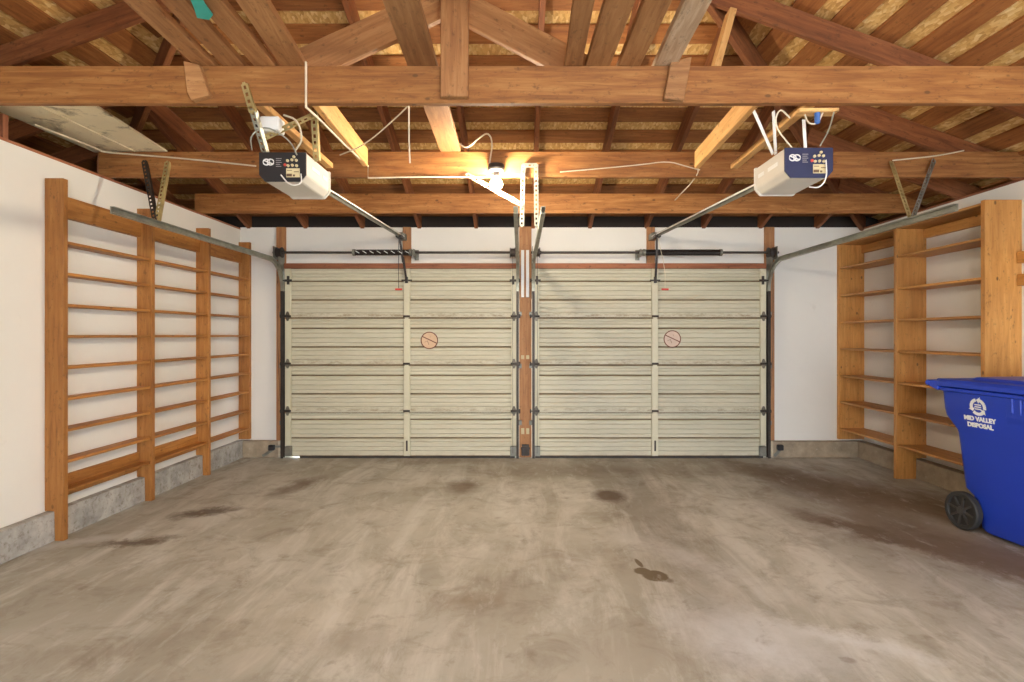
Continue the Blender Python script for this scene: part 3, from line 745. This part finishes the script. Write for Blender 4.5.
m = MB(); m.lathe((1.50, 2.775, 2.42), (0,0,-1), [(0,.014), (.05,.013), (.055,.006)], 14); o = m.build('wire_connector', M_BLUECAP); tag(o, 'small blue plug under the short board over the right opener', 'plug')

# ------------------------------------------------------------------ lamp
BX, BY, BZ = -.168, 3.875, 2.375
root = empty('bare_bulb_lamp', (BX, BY, BZ)); tag(root, 'lit bare bulb in a dark holder on the middle beam', 'lamp')
m = MB(); m.lathe((BX, BY, 2.50), (0,0,-1), [(0,.055), (.03,.062), (.045,.055), (.055,.022), (.085,.022)], 24); m.box(BX-.05, BX+.05, BY+.02, 3.99, 2.47, 2.50); m.build('lamp_holder', M_DARK, root, smooth=True)
m = MB(); m.lathe((BX, BY, 2.418), (0,0,-1), [(0,.014), (.012,.018), (.028,.034), (.05,.045), (.07,.043), (.085,.030), (.095,.004)], 24); m.build('bulb', M_BULB, root, smooth=True)
def point(loc, P, col, r=.035):
    l = bpy.data.lights.new('lamp_light', 'POINT'); l.energy = P; l.color = col; l.shadow_soft_size = r
    o = bpy.data.objects.new('lamp_light', l); o.location = loc; COL.objects.link(o)
# added fill lamp, unseen above and behind the camera
root = empty('bare_bulb_lamp', (.6, -.4, 2.46)); tag(root, 'added fill bulb hung from a beam behind the camera', 'lamp')
m = MB(); m.lathe((.6, -.4, 2.55), (0,0,-1), [(0,.042), (.02,.048), (.045,.042), (.055,.022), (.07,.022)], 24); m.build('lamp_holder', M_DARK, root, smooth=True)
m = MB(); m.lathe((.6, -.4, 2.48), (0,0,-1), [(0,.014), (.012,.018), (.03,.034), (.055,.045), (.075,.042), (.09,.028), (.1,.004)], 24); m.build('bulb', M_FILL_BULB, root, smooth=True)
b = board('ceiling_beam', (-3.06, -.4, ZT+.12), (3.75, -.4, ZT+.12), .038, .184, W_BEAM); tag(b, 'wooden cross beam behind the camera', 'beam')

# wires
def wire(pts, r, mat, lab, sm=2):
    m = MB(); m.tube(pts, r, 6, sm); o = m.build('wire', mat, smooth=True); return tag(o, lab, 'wire')
wire([PY(306,62,2.705), PY(306,108,2.705)], .006, M_WIRE, 'cream cable running straight down the near beam face, left', 0)
wire([PY(306,107,2.76), PY(318,118,2.9), PY(345,145,3.3), PY(368,166,3.96), PY(368,178,3.965), PY(420,177,3.97), PY(488,177,3.975)], .006, M_WIRE, 'cream cable along the bottom of the middle beam to the bulb', 0)
wire([PY(460,144,3.97), PY(467,149,3.95), PY(479,138,3.95), PY(488,132,3.95), PY(493,142,3.96), PY(489,166,3.965)], .006, M_WIRE, 'curved cable looping above the light bulb')
wire([PY(408,106,2.76), PY(396,118,2.9), PY(365,145,3.3), PY(340,155,3.5)], .004, M_WIRE, 'slack thin cable left of the centre between the first two beams')
wire([PY(409,104,2.753), PY(409,140,2.760), PY(410,163,2.760)], .004, M_WIRE, 'short pull string hanging behind the near beam', 0)
wire([(-3.0,3.4,2.6), (-2.9,3.8,2.58), PY(100,152,3.97), PY(180,158,3.972), PY(256,166,3.972)], .006, M_WIRE, 'cream cable drooping along the middle beam at the left')
wire([PY(560,172,3.972), PY(640,165,3.97), PY(668,161,3.97), PY(685,166,3.97), PY(700,170,3.975)], .004, M_WIRE, 'thin cable along the middle beam right of the centre')
wire([PY(698,166,3.95), PY(698,176,3.96), PY(675,200,4.5)], .004, M_WIRE, 'thin cable dropping from the pine board at right')
wire([PY(252,150,2.85), PY(250,135,2.8), PY(266,125,2.82), PY(290,140,2.84), PY(297,155,2.85)], .004, M_GALV, 'grey cable coiled on top of the left opener')
wire([PY(295,151,2.86), PY(303,140,2.82), PY(298,120,2.8), PY(284,115,2.85)], .005, M_WIRE, 'cream cord from the outlet box to the left opener')
wire([PY(792,148,2.80), PY(774,126,2.78), PY(779,107,2.77), PY(790,118,2.79)], .004, M_WIRE, 'pale wire looping left over the right opener')
wire([PY(804,112,2.80), PY(808,124,2.78), PY(818,124,2.78), PY(823,112,2.775)], .004, M_WIRE, 'short pale wire under the small board over the right opener')
wire([PY(820,146,2.78), PY(829,130,2.77), PY(834,112,2.765)], .004, M_GALV, 'grey wire rising from the right side of the right opener')
wire([PY(826,160,2.775), PY(827,178,2.76), PY(820,188,2.77), PY(809,187,2.80)], .0035, M_WHITEP, 'white antenna wire hanging off the right opener')
wire([PY(281,175,2.859), PY(290,186,2.80), PY(302,184,2.82), PY(301,174,2.859)], .0035, M_WHITEP, 'white antenna wire hanging off the left opener')
wire([(2.69,3.97,2.56), (2.8,3.965,2.57), (3.0,3.965,2.59), (3.2,3.966,2.63)], .005, M_WIRE, 'thin cable along the middle beam above the right hanger')

# ------------------------------------------------------------------ shelves
def shelf_unit(side, posts, depth, rows, mat, wallx, curb, lab, bays, ztop, sdepth, extra):
    s = 1 if side == 'left' else -1
    root = empty('wall_shelf', (wallx, posts[0], 0)); tag(root, lab, 'shelf')
    for i, Y in enumerate(posts):
        m = MB(); d0, d1 = 0, depth
        back = i == len(posts)-1
        z0 = 0 if not back else CH
        # wide board standing out from the wall, notched over the concrete curb (local X = up)
        Z = lambda z: z
        pts = [(0, d1), (ztop, d1), (ztop, 0), (CH+.004, 0), (CH+.004, curb), (0, curb)] if not back else [(CH+.004, d1), (ztop, d1), (ztop, 0), (CH+.004, 0)]
        # build in local frame: x=height, y=outwards, z=thickness
        m.prism([(a, b, 0) for a, b in pts], (0, 0, .038))
        M = Matrix(((0, s, 0, wallx), (0, 0, 1, Y), (1, 0, 0, 0), (0, 0, 0, 1)))
        m.build('upright', mat, root, M=M, bev=.002)
    for (a, b) in bays:
        Y0 = posts[a]+.038; Y1 = posts[b]
        for z in rows:
            xc = wallx+s*sdepth/2
            board('shelf', (xc, Y0, z), (xc, Y1, z), sdepth, .019, mat, root)
    for Y0, Y1, za, zb, t in extra:
        board('ledger', (wallx+s*t/2, Y0, (za+zb)/2), (wallx+s*t/2, Y1, (za+zb)/2), t, zb-za, mat, root)
    return root
LP = [3.47, 4.305, 5.09, 5.862]
shelf_unit('left', LP, .118, [.30,.49,.69,.89,1.09,1.29,1.49,1.69,1.89], W_SHELF, XL, .064,
    'tall narrow wooden shelving on the left wall with many thin shelves', [(0,1),(1,2),(2,3)], 2.29, .108,
    [(LP[0]+.038, LP[1], 2.065, 2.205, .038), (LP[1]+.038, LP[2], 2.065, 2.205, .038), (LP[2]+.038, LP[3], 2.065, 2.205, .038), (LP[0]+.038, LP[1], .245, .385, .022), (LP[1]+.038, LP[2], .245, .385, .022)])
RP = [4.02, 4.965, 5.862]
shelf_unit('right', RP, .272, [.30,.585,.865,1.15,1.435,1.718,2.01], W_PINE, XR, .094,
    'deep knotty pine shelving on the right wall behind the blue bin', [(0,1),(1,2)], 2.29, .26,
    [(RP[0]+.038, RP[1], 2.17, 2.255, .03), (RP[1]+.038, RP[2], 2.17, 2.255, .03), (RP[0]+.038, RP[1], 2.258, 2.277, .26), (RP[1]+.038, RP[2], 2.258, 2.277, .26)])
for i, z in enumerate((1.865, 1.70)):
    b = board('wall_cleat', (XR-.022, 2.6, z), (XR-.022, 4.016, z), .044, .085, W_PINE); tag(b, ['upper wooden strip on the right wall, nearer than the pine shelving', 'lower wooden strip on the right wall, nearer than the pine shelving'][i], 'wood strip')

# ------------------------------------------------------------------ blue recycling bin
BR_ = Matrix.Translation((3.262, 3.385, 0)) @ Matrix.Rotation(math.radians(6), 4, 'Z')
bin_ = empty('recycling_bin', (3.262, 3.385, 0), math.radians(6)); tag(bin_, 'blue wheeled recycling bin with white logo beside the right shelves', 'recycling bin')
def rrect(hw, y0, y1, r, z, n=5):
    pts = []
    for cx, cy, a0 in ((hw-r, y1-r, 0), (-hw+r, y1-r, PI/2), (-hw+r, y0+r, PI), (hw-r, y0+r, 1.5*PI)):
        for i in range(n+1):
            a = a0+PI/2*i/n; pts.append((cx+r*math.cos(a), cy+r*math.sin(a), z))
    return pts
def loft(m, rings, cap0=True, cap1=True):
    R = [[m.bm.verts.new(p) for p in r] for r in rings]; k = len(R[0])
    for a, b in zip(R, R[1:]):
        for i in range(k): m.bm.faces.new((a[i], a[(i+1)%k], b[(i+1)%k], b[i]))
    if cap0: m.bm.faces.new(R[0][::-1])
    if cap1: m.bm.faces.new(R[-1])
m = MB()
L_ = [(.02,.215,-.27,.245,.06), (.04,.225,-.285,.262,.06), (.22,.240,-.30,.275,.055), (.28,.248,-.31,.350,.05), (.46,.262,-.325,.362,.05), (.645,.280,-.345,.372,.05), (.665,.283,-.345,.378,.05), (.755,.293,-.375,.452,.05), (.80,.300,-.39,.457,.05), (.925,.309,-.41,.462,.05)]
loft(m, [rrect(hw, a, b, r, z) for z, hw, a, b, r in L_])
body = m.build('body', M_BLUE, bin_, M=BR_, smooth=True)
# side grip bulge below the rim, front half
for s in (-1, 1):
    m = MB(); x0 = s*.268
    m.prism([(x0, -.36, .66), (x0+s*.036, -.36, .80), (x0+s*.040, -.36, .922), (x0, -.36, .922)], (0, .36, 0))
    m.prism([(x0+s*.02, -.10, .80), (x0+s*.044, -.10, .83), (x0+s*.046, -.10, .92), (x0+s*.02, -.10, .92)], (0, .014, 0))
    m.prism([(x0+s*.02, -.05, .80), (x0+s*.044, -.05, .83), (x0+s*.046, -.05, .92), (x0+s*.02, -.05, .92)], (0, .014, 0))
    m.build('side_grip', M_BLUE, bin_, M=BR_, bev=.005)
m = MB(); loft(m, [rrect(.306,-.41,.462,.05,.915), rrect(.325,-.43,.477,.05,.922), rrect(.328,-.435,.48,.05,.94), rrect(.315,-.42,.47,.05,.945)])
m.build('rim', M_BLUEL, bin_, M=BR_, smooth=True)
m = MB(); loft(m, [rrect(.325,-.43,.47,.05,.948), rrect(.335,-.45,.485,.05,.952), rrect(.338,-.45,.485,.05,.980), rrect(.325,-.44,.475,.05,.998), rrect(.27,-.40,.30,.05,1.004), rrect(.255,-.38,.27,.05,1.022), rrect(.20,-.33,.22,.05,1.028)])
lid = m.build('lid', M_BLUEL, bin_, M=BR_, smooth=True)
m = MB(); 
for s in (-1, 1): m.prism([(s*.335, .45, .92), (s*.335, .45, .985), (s*.335, .53, .985), (s*.335, .545, .965), (s*.335, .53, .948)], (-s*.05, 0, 0))
m.cyl((-.34, .527, .967), (.34, .527, .967), .020); m.cyl((-.31, .47, .982), (.31, .47, .982), .018)
m.build('handle', M_BLUEL, bin_, M=BR_, bev=.003)
# wheels with spokes, axle
m = MB(); m.cyl((-.27, .328, .125), (.27, .328, .125), .011); m.build('axle', M_DARK, bin_, M=BR_)
for s in (-1, 1):
    m = MB(); m.prism([(s*.17, .24, .06), (s*.17, .345, .10), (s*.17, .345, .15), (s*.17, .27, .30)], (s*.03, 0, 0))
    m.build('axle_bracket', M_BLUE, bin_, M=BR_)
for s in (-1, 1):
    c = (s*.235, .328, .125)
    m = MB(); m.lathe(c, (s,0,0), [(0,.095), (0,.118), (.008,.125), (.042,.125), (.050,.118), (.050,.098), (.040,.094), (.034,.094)], 36)
    wh = m.build('wheel', M_RUBBER, bin_, M=BR_, smooth=True)
    m = MB(); 
    for k in range(8):
        a = 2*PI*k/8+.2; 
        m.bar((c[0]+s*.038, c[1]+.02*math.cos(a), c[2]+.02*math.sin(a)), (c[0]+s*.038, c[1]+.098*math.cos(a), c[2]+.098*math.sin(a)), .012, .014, up=(1,0,0))
    m.lathe(c, (s,0,0), [(.03,.03), (.050,.026), (.053,.012)], 20)
    m.build('hub', plain('hub_plastic', (.045,.04,.036), .5), wh, M=BR_)
# lettering on the side facing the room
LM = BR_ @ Matrix.Translation((-.2945, .178, .735)) @ Matrix(((0,0,-1,0), (-1,0,0,0), (0,1,0,0), (0,0,0,1))) @ Matrix.Rotation(math.radians(6.3), 4, 'X')
text_mesh('MID VALLEY', .040, LM @ Matrix.Translation((0,.022,-.001)), 'lettering', M_MARK, body, .0015, 1.0, .0016)
text_mesh('DISPOSAL', .040, LM @ Matrix.Translation((.0,-.020,-.001)), 'lettering', M_MARK, body, .0015, 1.0, .0016)
m = MB()
for k in range(3):     # three chasing arrows round a small centre mark
    a0 = PI/2+2*PI*k/3+.25; n = 7
    for ro, wd in ((.046, .020),):
        P = [(ro*math.cos(a0+i*1.55/n), ro*math.sin(a0+i*1.55/n)) for i in range(n+1)]
        for (x1, y1), (x2, y2) in zip(P, P[1:]): m.bar((x1, y1, 0), (x2, y2, 0), wd, .002)
    a = a0+1.55; c, s = math.cos(a), math.sin(a)
    m.prism([((.046-.022)*c, (.046-.022)*s, -.001), ((.046+.022)*c, (.046+.022)*s, -.001), (.046*math.cos(a+.45), .046*math.sin(a+.45), -.001)], (0,0,.002))
for k in range(3):
    m.bar((-.022, .014-.014*k, 0), (.022, .014-.014*k, 0), .007, .002)
m.build('recycling_logo', M_MARK, body, M=LM @ Matrix.Translation((0,.103,.001)))

# ------------------------------------------------------------------ world, camera, colour
wd = bpy.data.worlds.new('World'); S.world = wd; wd.use_nodes = True
nt = wd.node_tree; bg = nt.nodes['Background']; bg.inputs['Color'].default_value = (.84,.92,1,1); bg.inputs['Strength'].default_value = 8.5
pl = bpy.data.lights.new('doorway_portal', 'AREA'); pl.shape = 'RECTANGLE'; pl.size = 4.2; pl.size_y = 2.15; pl.cycles.is_portal = True
po = bpy.data.objects.new('doorway_portal', pl); po.location = (1.2, YN-.13, 1.075); po.rotation_euler = (PI/2, 0, 0); COL.objects.link(po)
po.rotation_euler = (PI/2, 0, PI)  # faces +Y, into the room

cam = bpy.data.cameras.new('camera'); co = bpy.data.objects.new('camera', cam); COL.objects.link(co)
co.location = (0, 0, 1.3); co.rotation_euler = (PI/2, 0, 0)
cam.sensor_fit = 'HORIZONTAL'; cam.sensor_width = 36; cam.lens = 550/1024*36
cam.shift_x = -8/1024; cam.shift_y = -6/1024; cam.clip_start = .05
S.camera = co
S.view_settings.view_transform = 'Standard'; S.view_settings.look = 'None'; S.view_settings.gamma = 1
S.view_settings.use_curve_mapping = False; S.view_settings.exposure = .58
